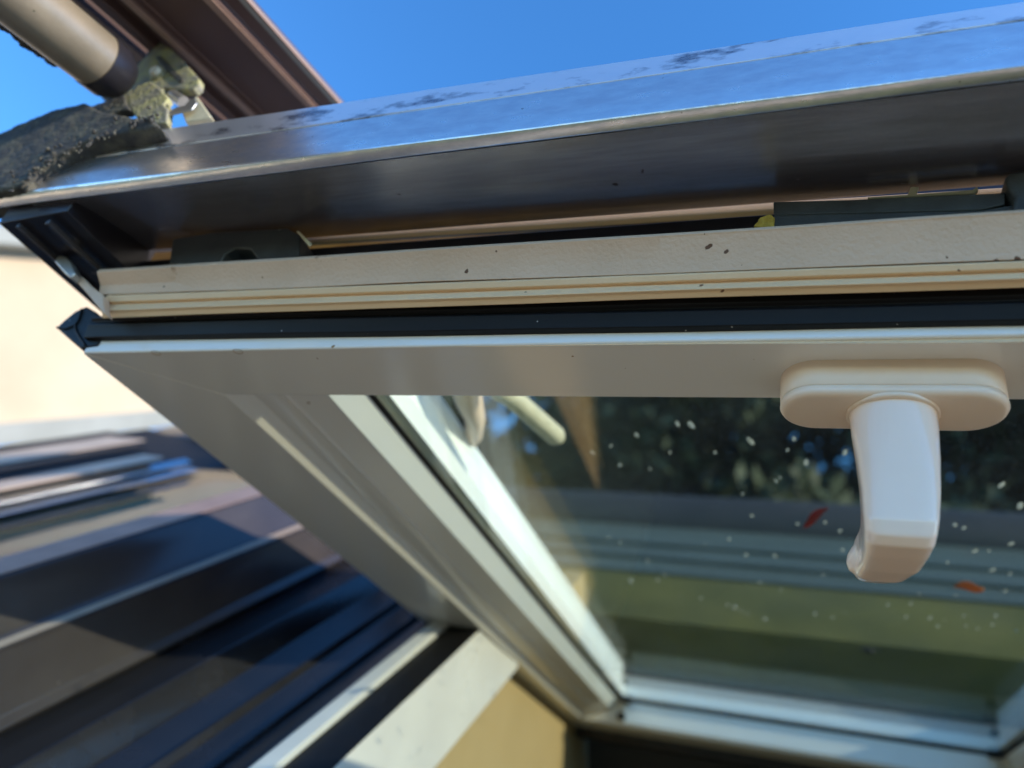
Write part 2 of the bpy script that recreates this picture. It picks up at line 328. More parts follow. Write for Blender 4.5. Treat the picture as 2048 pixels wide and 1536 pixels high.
# side cladding of the sash, receding along the left and right edges
for sg in (-1, 1):
    prism('side_cladding', sash, [(sg*.4545,.258),(sg*.4545,.318),(sg*.400,.318),(sg*.400,.262)], .214, 1.40, M['dark'], sashroot)
    prism('cladding_ridge', sash, [(sg*.4400,.2585),(sg*.4400,.2550),(sg*.4380,.2550),(sg*.4380,.2585)], .216, 1.38, M['navy'], sashroot)
    prism('cladding_ridge', sash, [(sg*.4160,.2585),(sg*.4160,.2555),(sg*.4130,.2555),(sg*.4130,.2590)], .216, 1.38, M['navy'], sashroot)
box = box_bm(sash, (-.4535,.2145,.262), (-.412,.262,.268)); obj('corner_plate', box, M['dark'], sashroot, bevel=.0006)
# a clip with a screw on the outer corner
ob = poly_ext([(108,522),(118,510),(132,512),(142,525),(150,545),(140,556),(128,545)], .2440, .250); obj('corner_clip', ob, M['steel'], sashroot, bevel=.0008)
# --- black plastic parts in the recess
latch = obj('latch_block', poly_ext([(338,528),(345,478),(420,465),(575,456),(600,470),(598,512),(560,522),(520,524),(500,498),(470,496),(450,508),(440,526)], .2560, .272), M['plastic'], sashroot, bevel=.0008)
obj('latch_spring', poly_ext([(592,462),(598,462),(622,486),(618,492)], .2520, .2535), M['clip'], latch, bevel=.0003)
latch2 = obj('latch_strip', poly_ext([(1547,403),(1700,399),(1990,386),(2012,384),(2011,408),(1960,420),(1547,430)], .2560, .272), M['plastic'], sashroot, bevel=.0006)
obj('latch_strip_base', poly_ext([(1547,430),(1960,421),(2048,406),(2100,400),(2100,424),(1547,452)], .2555, .272), M['plastic'], latch2, bevel=.0005)
obj('latch_arm', poly_ext([(2010,352),(2020,345),(2110,330),(2110,430),(2024,420),(2030,392),(2016,372)], .2520, .266), M['plastic'], latch2, bevel=.0015)
obj('spring_tongue', poly_ext([(1735,394),(1815,389),(1822,373),(1838,374),(1832,388),(1945,379),(1955,372),(1957,380),(1948,386),(1740,397)], .2640, .266), M['clip'], sashroot, bevel=.0003)
fo = obj('foam_scrap', poly_ext([(1505,452),(1520,438),(1540,428),(1549,436),(1549,456)], .2535, .262), M['foam'], sashroot)
remesh(fo, .0006, 1, [(.002,.004)])
# --- stiles: stepped section, one each side; faces in (u,w)
M['bead'] = mat('skylit_white_bead', (.84,.88,.88), (.80,.85,.86), rough=.12, rvar=.04, ns=10, spec=.5)  # sash white with the bluish sky light on the reveal put into it
def stile(sg):
    prof = [(.403,.200),(.3295,.200),(.3245,.2043),(.3195,.2085),(.3180,.2086),(.3060,.2137),(.3052,.2131),(.3035,.2139),(.3030,.2149),(.2845,.2225),(.2832,.2228),(.2690,.2400),(.300,.2420),(.403,.2420)]
    far = [VF+.0731] + [VF]*12 + [VF+.07]
    near = [VO, VI] + [VI+.0005]*11 + [VO]
    a = [S(Vector((sg*x, near[i]+.0007, z))) for i, (x, z) in enumerate(prof)]
    b = [S(Vector((sg*x, far[i], z))) for i, (x, z) in enumerate(prof)]
    n = 12
    secs = [[p.lerp(q, i/n) for p, q in zip(a, b)] for i in range(n+1)]
    st = obj('stile', loft_bm(secs), M['white'], sashroot, bevel=.0006, seg=2)
    prism('glazing_bead', sash, [(sg*.2836,.2223),(sg*.2826,.2222),(sg*.2686,.2390),(sg*.2690,.2399)], VI+.001, VF-.001, M['bead'], st, bevel=.0003)
    prism('glazing_gasket', sash, [(sg*.2718,.2368),(sg*.2668,.2378),(sg*.2668,.2399),(sg*.2700,.2399)], VI, VF, M['rubber'], st, bevel=.0003)
    prism('outer_seal', sash, [(sg*.4032,.202),(sg*.4075,.206),(sg*.4075,.214),(sg*.4032,.216)], VI, VF+.05, M['rubber'], st, bevel=.0005)
    return st
stile(-1); stile(1)
# --- top rail, far away
tp = [(VF+.073,.200),(VF+.0001,.2003),(VF,.2360),(VF+.002,.240),(VF+.075,.242)]
secs = [[S(Vector((u, v, w))) for v, w in tp] for u in (-.403, .403)]
tr_ = obj('top_rail', loft_bm(secs), M['white'], sashroot, bevel=.001)
obj('glazing_gasket', box_bm(sash, (-.266, VF-.004, .2376), (.266, VF-.0004, .2398)), M['rubber'], tr_)
obj('glazing_bead', box_bm(sash, (-.262, VF-.004, .2040), (.262, VF-.0003, .2374)), M['bead'], tr_, bevel=.001)
obj('hinge_bar', box_bm(sash, (-.42, VF+.076, .185), (.42, VF+.11, .235)), M['dark'], sashroot, bevel=.002)
for sg in (-1, 1):
    obj('gasket_corner', box_bm(sash, (sg*.2655, VF-.030, .2340), (sg*.2500, VF-.0035, .2390)), M['rubber'], sashroot, bevel=.003)
    obj('rail_cap', box_bm(sash, (sg*.2679, VF-.016, .2075), (sg*.2560, VF-.0005, .2190)), M['rubber'], sashroot, bevel=.003)
# --- glazing
gp = obj('glass_pane', box_bm(sash, (-.2665, VI-.01, .2400), (.2665, VF+.01, .2440)), M['glass'], sashroot, smooth=False)
go2 = obj('outer_pane', box_bm(sash, (-.30, VI-.02, .2600), (.30, VF+.03, .2640)), M['glassout'], gp, smooth=False)
sp = box_bm(sash, (-.2655, VF-.012, .2443), (.2655, VF-.002, .2597))
box_bm(sash, (-.2662, VI, .2443), (-.2610, VF-.0125, .2597), sp); box_bm(sash, (.2610, VI, .2443), (.2662, VF-.0125, .2597), sp)
obj('spacer_bar', sp, M['bead'], gp)
sp = box_bm(sash, (-.40, VF+.012, .2642), (.40, VF+.07, .275)); obj('top_cladding', sp, M['dark'], sashroot, bevel=.001)
for sg in (-1, 1):
    obj('edge_cladding', box_bm(sash, (sg*.272, VI-.012, .2642), (sg*.40, VF+.01, .3000)), M['bead'], sashroot, bevel=.001)  # raised and made pale to stand in for the reveal mirrored in the glass
obj('lower_cladding', box_bm(sash, (-.40, .272, .2642), (.40, VI-.012, .2760)), M['dark'], sashroot, bevel=.001)

# rod and hook added above the glass to stand in for its reflections
obj('reflection_rod', tube_bm([S(P(930,735,w=.300)), S(P(1030,800,w=.300)), S(P(1112,872,w=.300)), S(P(1120,879,w=.300))], .006, 16, None, [.0085,.0085,.0085,.005]), M['clip'], sashroot)
obj('reflection_hook', tube_bm([S(P(918,735,w=.302)), S(P(936,795,w=.302)), S(P(950,835,w=.302)), S(P(948,870,w=.302)), S(P(934,900,w=.302))], .006, 16, None, [.011,.012,.009,.008,.004]), M['handle'], sashroot)
# two ring stains on the bottom rail
for px_, py_ in ((312,706),(476,703)):
    c_ = P(px_, py_, w=.1999); rg = bmesh.new()
    tube_bm([S(c_ + Vector((.0030*math.cos(a_*.524), .0022*math.sin(a_*.524), 0))) for a_ in range(13)], .00022, 6, rg)
    obj('ring_stain', rg, M['stain'] if 'stain' in M else M.setdefault('stain', mat('brown_stain', (.42,.30,.18), (.5,.38,.25), rough=.5)), sashroot)
# --- handle
hroot = empty('window_handle', sw(.038, .3016, .2) , None, None); hroot.parent = sashroot; hroot.location = sw(.038,.3016,.2) - sashroot.location
hc = (P(1562,800,w=.1831).x + P(2030,800,w=.1831).x)/2
def stadium(cu, cv, hu, hv, r, n=10):
    pts = []
    for cx_, cy_, a0 in ((hu-r, hv-r, 0), (-hu+r, hv-r, 90), (-hu+r, -hv+r, 180), (hu-r, -hv+r, 270)):
        for k in range(n+1):
            a = math.radians(a0 + 90*k/n); pts.append((cu+cx_+r*math.cos(a), cv+cy_+r*math.sin(a)))
    return pts
def stad_secs(levels, cu, cv, hu, hv, r):
    return [[S(Vector((x, y, w))) for x, y in stadium(cu, cv, hu-g, hv-g, r-g)] for w, g in levels]
CVR = .3003; HU, HV = .0432, .0153
ros = obj('rosette', loft_bm(stad_secs([(.2008,.0006),(.1998,0),(.1880,0),(.1876,.0004)], hc, CVR, HU, HV, .0150)), M['rosette'], hroot, angle=60)
obj('rosette_cover', loft_bm(stad_secs([(.1878,.0008),(.1873,.0001),(.1850,-.0001),(.1838,.0006),(.1831,.0020),(.1829,.0040)], hc, CVR, HU, HV, .0150)), M['rosette'], hroot, angle=60)
def lever_bm():
    outer = [(0.2865,0.1832),(0.2868,0.1733),(0.2880,0.1583),(0.2893,0.1421),(0.2900,0.1303),(0.2915,0.1247),(0.2955,0.1219),(0.3050,0.1210),(0.3200,0.1209),(0.3340,0.1219),(0.3430,0.1244),(0.3475,0.1287)]
    inner = [(0.3155,0.1832),(0.3150,0.1733),(0.3135,0.1626),(0.3125,0.1540),(0.3130,0.1497),(0.3150,0.1464),(0.3180,0.1448),(0.3220,0.1443),(0.3270,0.1441),(0.3370,0.1438),(0.3430,0.1421),(0.3470,0.1373)]
    cu =    [.0380,.0382,.0384,.0382,.0376,.0373,.0371,.0368,.0360,.0335,.0315,.0300]
    hw =    [.0166,.0163,.0152,.0140,.0132,.0126,.0123,.0118,.0112,.0100,.0085,.0050]
    e  =    [2.0, 2.2, 3.0, 4.2, 5.0, 5.0, 5.0, 5.0, 5.0, 4.4, 3.4, 2.6]
    secs = []
    for o_, i_, c_, h_, ex in zip(outer, inner, cu, hw, e):
        O = Vector((c_, *o_)); I = Vector((c_, *i_)); C0 = (O+I)/2; a = (O-I)/2; s = []
        for k in range(36):
            th = 2*math.pi*k/36; cs, sn = math.cos(th), math.sin(th)
            x = math.copysign(abs(cs)**(2/ex), cs); y = math.copysign(abs(sn)**(2/ex), sn)
            s.append(S(C0 + a*x + Vector((h_*y, 0, 0))))
        secs.append(s)
    bm = loft_bm(secs)
    # finger rest turned to the left at the far end of the grip
    tube_bm([S(Vector(p)) for p in ((.036,.338,.1330),(.031,.3375,.1330),(.0275,.3370,.1335),(.0245,.3365,.1345),(.0228,.3362,.1352),(.0220,.336,.1356))], .008, 20, bm, [.0090,.0092,.0090,.0080,.0055,.002])
    return bm
lv = obj('lever', lever_bm(), M['handle'], hroot)
remesh(lv, .0006, 9)
obj('lever_collar', loft_bm([[S(Vector((.038+r*math.cos(a), .3010+r*.93*math.sin(a), w))) for a in [2*math.pi*k/40 for k in range(40)]] for w, r in ((.1835,.0178),(.1822,.0178),(.1818,.0172))]), M['rosette'], hroot, angle=60)

# ================================================================== things on the outside of the glass
def on_glass(px, py): return P(px, py, w=.2648)
dm = bmesh.new(); bmesh.ops.create_icosphere(dm, subdivisions=2, radius=1)
for v_ in dm.verts: v_.co.z = max(v_.co.z, -.2)
drop_me = bpy.data.meshes.new('water_drop'); dm.to_mesh(drop_me); dm.free(); drop_me.materials.append(M['drop'])
for p_ in drop_me.polygons: p_.use_smooth = True
drops = [(1355,848,5),(1382,850,6),(1502,884,6),(1588,878,5),(1273,870,4),(1498,880,4),(1612,925,5),(1552,962,3),(1560,955,3),(1300,938,3),(1485,988,3),(1504,1032,5),(1595,1048,4),(1650,1045,4),(1680,1062,4),(1458,1078,4),(1492,1110,5),(1550,1112,5),(1685,1100,5),(1646,1150,3),(1315,1160,5),(1490,1110,3),(1330,1150,3),(1455,1210,6),(1470,1215,6),(1482,1222,4),(1495,1228,4),(1530,1238,8),(1402,1197,5),(1360,1190,3),(1262,1162,6),(1295,1122,5),(1630,1228,4),(1632,1225,3),(1665,1235,4),(1690,1225,3),(1776,1210,4),(1822,1208,4),(1812,1234,5),(1860,1236,4),(1876,1253,5),(1890,1240,3),(1912,1190,4),(1932,1252,5),(1955,1258,4),(1985,1250,4),(2032,1262,5),(1992,1232,4),(1928,1232,4),(1910,1050,5),(1928,1056,5),(2022,1088,5),(1978,1102,4),(1950,1102,4),(1895,1125,4),(2003,970,5),(2040,1012,7),(1985,1140,4),(2010,1182,4),(2020,1148,4),(1838,1188,4),(1562,1180,3),(1520,1165,3),(1410,1088,3),(1218,1075,4),(1240,1085,3),(1430,905,3),(1690,905,4),(1575,900,3),(1340,905,3),(1240,930,4),(1222,892,3),(1185,905,4)]
for i, (x, y, r) in enumerate(drops):
    o = bpy.data.objects.new('water_drop', drop_me); COL.objects.link(o)
    o.location = sw(*on_glass(x, y)); o.rotation_euler = (TH, 0, random.uniform(-.3,.3))
    s = r*.00038*random.uniform(.8, 1.25); o.scale = (s*.8, s*random.uniform(1.8,2.6), s*.5)
    tag(o, 'small pale dried water drop on the sash glass', 'water drop', 'dried water drops on the sash glass')
def leaf(name, px, py, ln_, wd, ang, m, label):
    bm = bmesh.new(); c_ = on_glass(px, py); rows = []
    for i in range(9):
        k = i/8; h = wd*math.sin(math.pi*min(1, k*.93+.05))**.8*.5
        rows.append([Vector(((k-.5)*ln_, s*h, .0012+.002*(abs(s)-.0)*math.sin(k*5)+ dz)) for s, dz in ((-1,0),(0,.0006),(1,0),(1,.0004),(0,.001),(-1,.0004))])
    R = Matrix.Rotation(ang, 3, 'Z')
    return tag(obj(name, loft_bm([[S(c_ + R @ p) for p in r] for r in rows]), m, None), label, 'leaf')
leaf('fallen_leaf', 1630, 1038, .040, .008, 2.0, M['redleaf'], 'red fallen leaf lying on top of the sash glass left of the handle')
leaf('fallen_leaf', 1938, 1178, .022, .022, -.1, M['orangeleaf'], 'orange fallen leaf on the sash glass to the lower right of the handle')
fb = bmesh.new(); fc = on_glass(1738, 1302)
bmesh.ops.create_icosphere(fb, subdivisions=2, radius=1, matrix=Matrix.Translation(S(fc)) @ Matrix.Diagonal((.006,.005,.003,1)))
for a in range(6):
    q = Vector((math.cos(a*1.05), math.sin(a*1.05), 0)); tube_bm([S(fc), S(fc+q*.007+Vector((0,0,.003))), S(fc+q*.013)], .0006, 6, fb)
tag(obj('dead_fly', fb, M['fly'], None), 'small dead black fly lying on the sash glass', 'insect')

# ================================================================== AWNING at the upper left
aw = empty('awning_frame', AW(-.45, .34, .265) @ Matrix.Identity(3) if False else sw(-.42,.25,.34), 'external awning with brown rails, tan tube and lichen-covered hinge', 'awning')
Q0 = .345
def ua(x, y=0, q=Q0): return LA(x, y, q)[0]
TN, TF = -.05, 1.0
e = {x: ua(x) for x in (125,150,165,190,245,270,407,430,465,472,490,497)}
prism('rail_profile', AW, [(e[125],Q0+.036),(e[150],Q0+.012),(e[165],Q0+.004),(e[190],Q0+.004),(e[190]+.001,Q0+.012),(e[245],Q0+.012),(e[245],Q0-.001),(e[270],Q0-.001),(e[270],Q0+.005),(e[407],Q0+.005),(e[407]+.0005,Q0),(e[430],Q0),(e[430],Q0+.006),(e[465],Q0+.008),(e[407],Q0+.036)], TN, TF, M['brown'], aw, bevel=.0006)
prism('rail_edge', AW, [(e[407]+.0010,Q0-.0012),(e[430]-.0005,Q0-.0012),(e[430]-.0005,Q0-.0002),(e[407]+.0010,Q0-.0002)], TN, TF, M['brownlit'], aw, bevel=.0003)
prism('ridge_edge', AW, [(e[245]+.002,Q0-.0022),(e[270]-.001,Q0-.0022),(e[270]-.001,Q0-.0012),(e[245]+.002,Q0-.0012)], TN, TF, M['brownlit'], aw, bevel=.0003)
prism('glass_strip', AW, [(e[472],Q0+.002),(e[490],Q0+.002),(e[490],Q0+.005),(e[472],Q0+.005)], TN+.06, TF, M['zinc'], aw, bevel=.0003)
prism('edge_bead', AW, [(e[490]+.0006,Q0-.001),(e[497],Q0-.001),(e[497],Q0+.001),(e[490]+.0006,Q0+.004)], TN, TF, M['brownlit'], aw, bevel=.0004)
# tube
qa, qb = LA(-22, 6, .295), LA(114, -4, .295)
tr0 = abs(qb[0]-qa[0])/2*.80; tcu = (qa[0]+qb[0])/2
tend = LA(212, 134, .295)[1]
tb = tube_bm([S(AW(tcu, t, .295)) for t in (-.05, 0, .05, tend-.02, tend-.004)], tr0, 40)
tubeo = obj('awning_tube', tb, M['tube'], aw)
cr = tube_bm([S(AW(tcu-tr0*.98 + .0006*math.sin(t*90), t, .295-tr0*.30)) for t in [(-.05)+.012*i for i in range(int((tend+.05)/.012))]], .0050, 12)
mc = obj('moss_crust', cr, M['moss'], tubeo); remesh(mc, .0008, 0, [(.006,.008),(.0030,.0020)])
# dark ring added as the shadow on the tube's end and black slot between tube and rails
obj('tube_end_shade', tube_bm([S(AW(tcu, t, .295)) for t in (tend-.008, tend+.004, tend+.012)], tr0*1.06, 32, None, [tr0*1.04, tr0*1.03, tr0*.8]), M['dark'], aw)
e2 = [ua(x, 0, .37) for x in (90, 160)]
prism('slot_cover', AW, [(e2[0],.372),(e2[1],.368),(e2[1]+.004,.38),(e2[0],.40)], TN, .60, M['brown'], aw)
# hinge bracket made of thick lichen-covered plates
br = empty('hinge_bracket', sw(-.42,.222,.36), None, None); br.parent = aw; br.location = sw(-.42,.222,.36) - wpos(aw)
def cz(pts): return [(x/2.926, y/2.926) for x, y in pts]
o = obj('upper_plate', poly_ext(cz([(815,372),(935,240),(1010,290),(1168,462),(1163,500),(1130,528),(1040,520),(960,512),(945,548),(700,560),(650,585),(760,440)]), .2170, .2225), M['mossmetal'], br, bevel=.0008)
remesh(o, .0005, 1, [(.0006,.002)])
obj('plate_groove', poly_ext(cz([(905,330),(935,322),(1075,462),(1062,478),(1035,470),(925,360)]), .2158, .2172), M['moss'], br, bevel=.0006)
o = obj('lower_plate', poly_ext(cz([(715,560),(800,500),(880,475),(935,515),(985,570),(955,610),(982,640),(975,722),(850,728),(800,690),(735,600)]), .2110, .2165), M['mossmetal'], br, bevel=.0008)
remesh(o, .0005, 1, [(.0008,.002)])
o = obj('hinge_arm', poly_ext(cz([(335,690),(440,650),(560,610),(720,556),(735,600),(760,640),(690,650),(640,680),(560,700),(370,755)]), .2090, .2150), M['moss'], br, bevel=.0008)
remesh(o, .0008, 1, [(.002,.003)])
o = obj('lower_arm', poly_ext(cz([(590,735),(640,715),(720,675),(770,690),(815,735),(860,775),(800,790),(560,790)]), .2060, .2110), M['mossmetal'], br, bevel=.0008)
remesh(o, .0005, 1, [(.0008,.002)])
bc = P(925/2.926, 438/2.926, v=.2165)
def disc(c0, r0, r1, v0, v1, n=28): 
    return loft_bm([[S(Vector((c0.x+r*math.cos(2*math.pi*k/n), v, c0.z+r*math.sin(2*math.pi*k/n)))) for k in range(n)] for r, v in ((r0,v0),(r1,(v0*.3+v1*.7)),(r1*.85,v1))])
obj('bolt_washer', disc(bc, .0060, .0058, .2170, .2148), M['mossmetal'], br)
obj('bolt', disc(bc, .0040, .0038, .2150, .2118), M['bolt'], br)
# ivory clip and steel pin under the brown rail
obj('ivory_clip', poly_ext(cz([(1100,600),(1150,560),(1238,686),(1085,716),(1060,650)]), .2160, .2200), M['clip'], br, bevel=.0008)
obj('steel_tongue', poly_ext(cz([(978,660),(1020,630),(1080,615),(1110,580),(1140,572),(1150,600),(1120,640),(1050,655),(985,672)]), .2120, .2135), M['steel'], br, bevel=.0005)
obj('hinge_pin', tube_bm([S(P(1015/2.926, 560/2.926, v=.2200)), S(P(1075/2.926, 600/2.926, v=.2200))], .0040, 16), M['steel'], br)
o = obj('toothed_plate', poly_ext(cz([(960,560),(985,575),(975,600),(995,625),(965,650),(985,672),(965,700),(990,718),(920,722),(915,560)]), .2125, .2160), M['mossmetal'], br, bevel=.0003)
obj('dark_block', poly_ext(cz([(690,470),(760,395),(850,330),(880,240),(945,215),(960,240),(830,380),(760,470),(640,590),(585,560),(560,500)]), .2230, .2400), M['moss'], br, bevel=.001)
# moss-covered rubber boot over the corner of the cladding
mb = obj('rubber_boot', poly_ext([(-90,330),(-30,278),(40,247),(110,218),(170,205),(200,222),(250,232),(300,238),(318,250),(270,262),(220,270),(170,284),(120,308),(72,342),(40,372),(0,380),(-90,390)], .2010, .2240), M['moss'], aw, bevel=.0015)
remesh(mb, .0009, 4, [(.0012,.012),(.0012,.0022)])
# lumps of moss on it
lb = bmesh.new()
for i in range(90):
    k = random.random(); x = 20+300*k; y = 385-150*k**.8 + random.uniform(-40, 8)*(1 if random.random()<.4 else .35)
    y = max(y, 262-60*k+8)
    c_ = P(x, y, v=.1995); rr = random.uniform(.0005,.0015)
    bmesh.ops.create_icosphere(lb, subdivisions=1, radius=rr, matrix=Matrix.Translation(S(c_)))
lo = obj('moss_lumps', lb, M['moss'], mb); remesh(lo, .0006, 0, [(.0022,.0016)])

# ================================================================== FIXED FRAME at the lower left
ff = empty('window_frame', S(RF(-.45, .7, -.5)), 'dark fixed frame and flashing of the opened roof window, lower left', 'window frame')
def um(px, py, m): return L(px, py, m)[0]
F0 = -.35; FE = .79
uA = um(665,1536,-0.3280); uB = um(566,1536,-0.3280); uC = um(507,1536,-0.3232); uD = um(463,1536,-0.3280)
uI = um(870,1536,-0.4160)
# white inner lining board and frame top
prism('frame_lining', RF, [(uA,-0.3296),(uA+.003,-0.4200),(uA-.018,-0.4200),(uA-.018,-0.3296)], F0, .88, M['lining'], ff, bevel=.001)
prism('frame_seal', RF, [(uA-.0185,-0.3288),(uA+.002,-0.3272),(uB,-.3268),(uB,-0.3440),(uA-.0185,-0.3440)], F0, FE, M['rubber'], ff, bevel=.0008)
prism('frame_edge', RF, [(uB-.0005,-0.3216),(uC,-0.3200),(uC-.003,-0.3240),(uC-.003,-0.3520),(uB-.0005,-0.3520)], F0, FE, M['lining'], ff, bevel=.0012)
prism('frame_cladding', RF, [(uC-.0035,-0.3256),(uD,-0.3280),(uD-.012,-0.3344),(uD-.0195,-0.3500),(uD-.0195,-0.4000),(uC-.0035,-0.4000)], F0, FE+.05, M['navy'], ff, bevel=.0015)
# trough with a standing seam, then the upstand of the next frame
uBo = um(0,1292,-0.2329); uBi = um(0,1282,-0.2329); uR = um(0,1441,-0.2821)
mU = -.300
prism('flashing_upstand', RF, [(uBo+.004,mU),(uBo+.010,mU+.006),(uBo+.004,mU+.013),(uBo+.001,-.2375),(uBo+.003,-.2342),(uBi-.002,-.2342),(uBi-.004,-.2401),(uBi-.020,-.2401),(uBi-.020,mU)], F0, 1.07, M['navy'], ff, bevel=.0015)
M['shadeblack'] = mat('shade_black_flashing', (.012,.012,.015), (.018,.017,.021), rough=.25, ns=10, spec=.5, bump=.2, bs=25)  # near black, putting the shade on the tray into its colour
ub = uD-.020
prism('flashing_tray', RF, [(ub,-.400),(ub,-.352),(ub-.020,-.356),(ub-.024,-.349),(ub-.028,-.356),(ub-.060,-.352),(ub-.066,-.343),(ub-.072,-.350),(ub-.105,-.340),(uBo+.045,-.322),(uBo+.038,-.312),(uBo+.030,-.312),(uBo+.004,mU-.001),(uBi-.02,mU-.001),(uBi-.02,-.400)], F0, 1.07, M['shadeblack'], ff, bevel=.0015)
prism('flashing_lip', RF, [(uBo+.0005,-.2335),(uBi+.0005,-.2320),(uBi+.0005,-.2334),(uBo+.0005,-.2338)], F0, 1.07, M['tan'], ff, bevel=.0003)
nb = empty('neighbouring_roof_window', S(RF(-1.1, .9, -0.2296)), 'second roof window with dark cladding to the left of the opened one', 'roof window')
uE = um(0,1268,-0.2296); uA1 = um(0,1152,-0.1870); uA2 = um(0,1115,-0.1856); ug = um(0,1031,-0.1968)
tE = 1.07
prism('frame_side', RF, [(uE+.006,-0.2345),(uE,-0.2296),(uA1,-0.1878),(uA1-.004,-0.1871),(uA2,-0.1860),(uA2-.003,-0.2624),(uE+.006,-0.2755)], -.3, tE, M['navy'], nb, bevel=.002)
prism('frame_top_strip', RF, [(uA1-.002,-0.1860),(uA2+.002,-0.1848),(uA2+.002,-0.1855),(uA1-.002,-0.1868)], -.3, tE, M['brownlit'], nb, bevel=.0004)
prism('window_glass', RF, [(uA2-.004,-0.1968),(ug+.001,-0.1968),(ug+.001,-0.2047),(uA2-.004,-0.2047)], -.3, tE-0.1148, M['roofglass'], nb, bevel=0)
prism('window_blind', RF, [(uA2-.004,-0.2165),(ug+.001,-0.2165),(ug+.001,-0.2263),(uA2-.004,-0.2263)], -.3, tE-0.1148, M['teal'], nb, bevel=0)
def strip(name, y0, y1, ma, mb_, m, px_end, py_end, extra=.006, bevel=.003):
    a, b = um(0, y0, ma), um(0, y1, mb_)
    te = L(px_end, py_end, mb_)[1]
    prism(name, RF, [(b,mb_),(a,ma),(a,ma-extra),(b,ma-extra)], -.3, min(te, 2.4), m, nb, bevel=bevel)
strip('lower_bead', 1012, 1030, -0.1870, -0.1916, M['blueal'], 384, 938)
strip('aluminium_bead', 992, 1009, -0.1758, -0.1837, M['blueal'], 384, 926)
strip('gap_shade', 979, 991, -0.1719, -0.1758, M['rubber'], 384, 920)  # black strips between the beads stand in for the shade in the gaps
strip('tan_bead', 962, 978, -0.1614, -0.1640, M['tan'], 320, 913)
strip('bead_shade', 945, 961, -0.1601, -0.1640, M['rubber'], 320, 905)
strip('blue_bead', 928, 944, -0.1548, -0.1574, M['rubber'], 320, 893)
strip('outer_bead', 905, 927, -0.1483, -0.1522, M['tan'], 320, 880)
strip('outer_edge', 893, 904, -0.1469, -0.1496, M['rubber'], 310, 868)
prism('bead_channel', RF, [(um(0,893,-0.1469),-0.1533),(um(0,893,-0.1469),-0.2460),(ug,-0.2460),(ug,-0.2009)], -.3, 1.07, M['rubber'], nb)
obj('top_casing', box_bm(RF, (-1.19, 1.075, -0.2624), (-.574, 1.23, -0.1640)), M['dark'], nb, bevel=.01)
# small screw heads on the dark cladding
for x, y, m_ in ((588,1149,-0.2920),):
    q = L(x, y, -0.3320); cc = S(RF(q[0], q[1], -0.3312))
    b_ = bmesh.new(); bmesh.ops.create_uvsphere(b_, u_segments=12, v_segments=8, radius=.006, matrix=Matrix.Translation(cc)); obj('screw_head', b_, M['steel'], ff)
# ================================================================== house wall behind
hw = empty('house_wall', S(RF(-2.4, 1.5, -1.0)), 'sunlit cream rendered wall with pale zinc flashing at its foot', 'wall')
hx = -1.9
def wallpt(px, py): return P(px, py, u=hx)
top = [wallpt(-900, 432), wallpt(700, 300)]
a0, a1 = P(-1200, 1100, u=hx), P(900, 740, u=hx)
lo_a, lo_b = P(0, 885, u=hx), P(620, 795, u=hx)
dirw = (lo_b-lo_a).normalized()
wall_q = [lo_a - dirw*3, lo_b + dirw*1.2, P(400,505,u=hx), P(-400,430,u=hx)]
wall_q[3] = wall_q[2] + (wall_q[3]-wall_q[2]).normalized()*5; wall_q[2] = wall_q[2] + (wall_q[2]-wall_q[3]).normalized()*.2
wb = loft_bm([[S(p) for p in wall_q], [S(p + Vector((-.25,0,0))) for p in wall_q]])
obj('render_coat', wb, M['wall'], hw)
za, zb = P(0, 893, u=hx+.03), P(305, 858, u=hx+.03); zc, zd = P(305, 822, u=hx+.03), P(0, 849, u=hx+.03)
dz = (zb-za).normalized(); zq = [za-dz*2, zb+dz*.3, zc+dz*.3, zd-dz*2]
obj('zinc_flashing', loft_bm([[S(p) for p in zq], [S(p+Vector((-.028,0,0))) for p in zq]]), M['zinc'], hw, bevel=.004)
# eave board at the top
ea, eb = P(0, 470, u=hx+.05), P(120, 470, u=hx+.05)
dd = (wall_q[2]-wall_q[3]).normalized()
eq = [wall_q[3]+Vector((.06,0,-.05)), wall_q[2]+Vector((.06,0,-.05)), wall_q[2]+Vector((.06,0,.02)), wall_q[3]+Vector((.06,0,.02))]
obj('eave_board', loft_bm([[S(p) for p in eq], [S(p+Vector((-.055,0,0))) for p in eq]]), M['zinc'], hw, bevel=.01)

# ================================================================== own roof, room, surroundings
rf = empty('house_roof', S(RF(0, 1.0, -.6)), 'pitched roof round the opened window, dark slates with upper slope coloured olive as the reflection in the glass', 'roof')
RB = M['slate']
TILE = mat('warm_clay_tiles', (.40,.29,.20), (.34,.24,.16), rough=.8, ns=4)
RM = -.50
# slope below and beside the window opening
bm = box_bm(RF, (.46, -2.2, RM-.08), (4.5, 1.30, RM-.02)); obj('right_slope', bm, TILE, rf)
bm = box_bm(RF, (-.75, -2.2, RM-.10), (.46, -.40, RM-.03)); obj('lower_slope', bm, TILE, rf)
bm = box_bm(RF, (-4.0, -2.2, RM-.10), (-.75, 1.75, RM-.03)); obj('left_slope', bm, RB, rf)
t1r = L(1200,1140,RM)[1]; t2r = L(1400,1062,RM)[1]
bm = box_bm(RF, (-.75, 1.30, RM-.09), (4.5, t1r, RM)); obj('olive_slope', bm, M['oliveslope'], rf)
bm = box_bm(RF, (-3.0, t1r, RM-.09), (4.5, t2r, RM+.006)); obj('ridge_flashing', bm, M['lead'], rf)
for tt in (t1r+.08, t1r+.19): obj('flashing_fold', box_bm(RF, (-3.0, tt, RM+.0065), (4.5, tt+.012, RM+.014)), M['lead'], rf)
obj('ridge_cap', tube_bm([S(RF(x, t2r+.08, RM-.02)) for x in (-3, 0, 4.5)], .09, 24), M['slate'], rf)
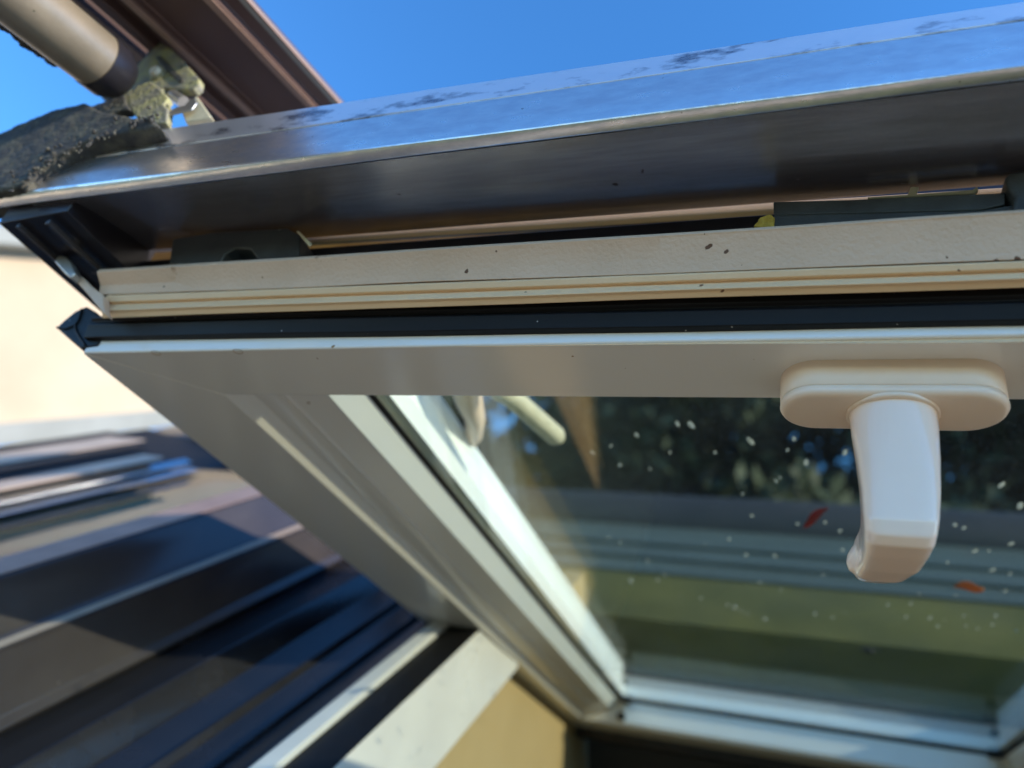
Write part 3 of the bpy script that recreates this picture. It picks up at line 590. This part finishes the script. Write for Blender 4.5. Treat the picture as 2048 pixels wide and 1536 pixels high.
# room behind the opening
rm = empty('attic_room', S(RF(0, .6, -2.2)), 'ochre painted attic room seen through the roof opening', 'room')
obj('left_wall', box_bm(RF, (uA-.06, .42, -2.4), (uA-.022, 1.3, -.425)), M['yellow'], rm)
obj('dark_wall_front', box_bm(RF, (uA-.06, -.38, -2.4), (uA-.022, .419, -.425)), M['slate'], rm)  # unseen front of the wall, made dark to cut its reflection in the glass
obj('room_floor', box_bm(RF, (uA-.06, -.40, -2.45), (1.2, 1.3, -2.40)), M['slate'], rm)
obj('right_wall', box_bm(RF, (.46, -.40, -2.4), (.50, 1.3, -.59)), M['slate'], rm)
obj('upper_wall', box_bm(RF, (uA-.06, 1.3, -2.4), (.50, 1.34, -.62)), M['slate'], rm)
# ground
gb = bmesh.new(); bmesh.ops.create_grid(gb, x_segments=4, y_segments=4, size=600)
tag(obj('ground', gb, M['grass'], None, smooth=False, at=Vector((0,0,0))), kind='structure')
# trees beyond the ridge
def tree(name, base, h, cr_, nleaf, seed, label):
    rnd = random.Random(seed)
    root = empty(name, base, label, 'tree', 'trees beyond the ridge')
    tb = tube_bm([base, base+Vector((.1,.05,h*.35)), base+Vector((-.05,.1,h*.62)), base+Vector((.05,0,h*.92))], .2, 10, None, [.22,.17,.11,.03])
    for k in range(7):
        z = h*rnd.uniform(.35,.8); a = rnd.random()*6.28; q = base+Vector((0,.05,z)); e_ = q+Vector((math.cos(a), math.sin(a), .5))*cr_*.6
        tube_bm([q, q.lerp(e_,.5)+Vector((0,0,.05)), e_], .04, 6, tb, [.06,.04,.015])
    obj('trunk', tb, M['bark'], root)
    lf = bmesh.new(); clumps = [(base+Vector((rnd.gauss(0,1)*cr_*.42, rnd.gauss(0,1)*cr_*.42, h*rnd.uniform(.5,.98))), rnd.uniform(.4,.8)*cr_*.55) for _ in range(46)]
    for i in range(nleaf):
        c_, r_ = clumps[rnd.randrange(len(clumps))]
        d_ = Vector((rnd.gauss(0,1), rnd.gauss(0,1), rnd.gauss(0,1))).normalized()*r_*rnd.random()**.4
        p = c_+d_; s_ = rnd.uniform(.07,.16)
        a = Vector((rnd.gauss(0,1), rnd.gauss(0,1), rnd.gauss(0,1))).normalized(); b = a.orthogonal().normalized()
        vs = [lf.verts.new(p+a*s_), lf.verts.new(p+b*s_*.5), lf.verts.new(p-a*s_), lf.verts.new(p-b*s_*.5)]; lf.faces.new(vs)
    me = bpy.data.meshes.new('crown'); bmesh.ops.translate(lf, verts=lf.verts, vec=-base); lf.to_mesh(me); lf.free(); me.materials.append(M['leaf'])
    o = bpy.data.objects.new('crown', me); COL.objects.link(o); o.parent = root
    return root
# elevation of pixel row 815 at mid glass tells the tops
dirs = cam2world_dir(Vector((1500-CX, 830-CY, FPX))).normalized()
Y0 = 7.5
ztop = EYE + dirs.z/dirs.y*Y0
labels = ['dark bushy tree beyond the ridge, leftmost of the row','dark tree with a thin top, second from the left beyond the ridge','dense dark tree in the middle of the row beyond the ridge','dark tree beyond the ridge behind the handle','dark bushy tree beyond the ridge right of the handle','dark tree beyond the ridge, rightmost of the row']
for i, x in enumerate((-4.2, -2.2, -.2, 1.6, 3.4, 5.2)):
    tree('garden_tree', Vector((x, Y0+.3*math.sin(i*2), 0)), (ztop)*(1.06+.04*math.sin(i*1.7)), 2.2, 20000, i, labels[i])
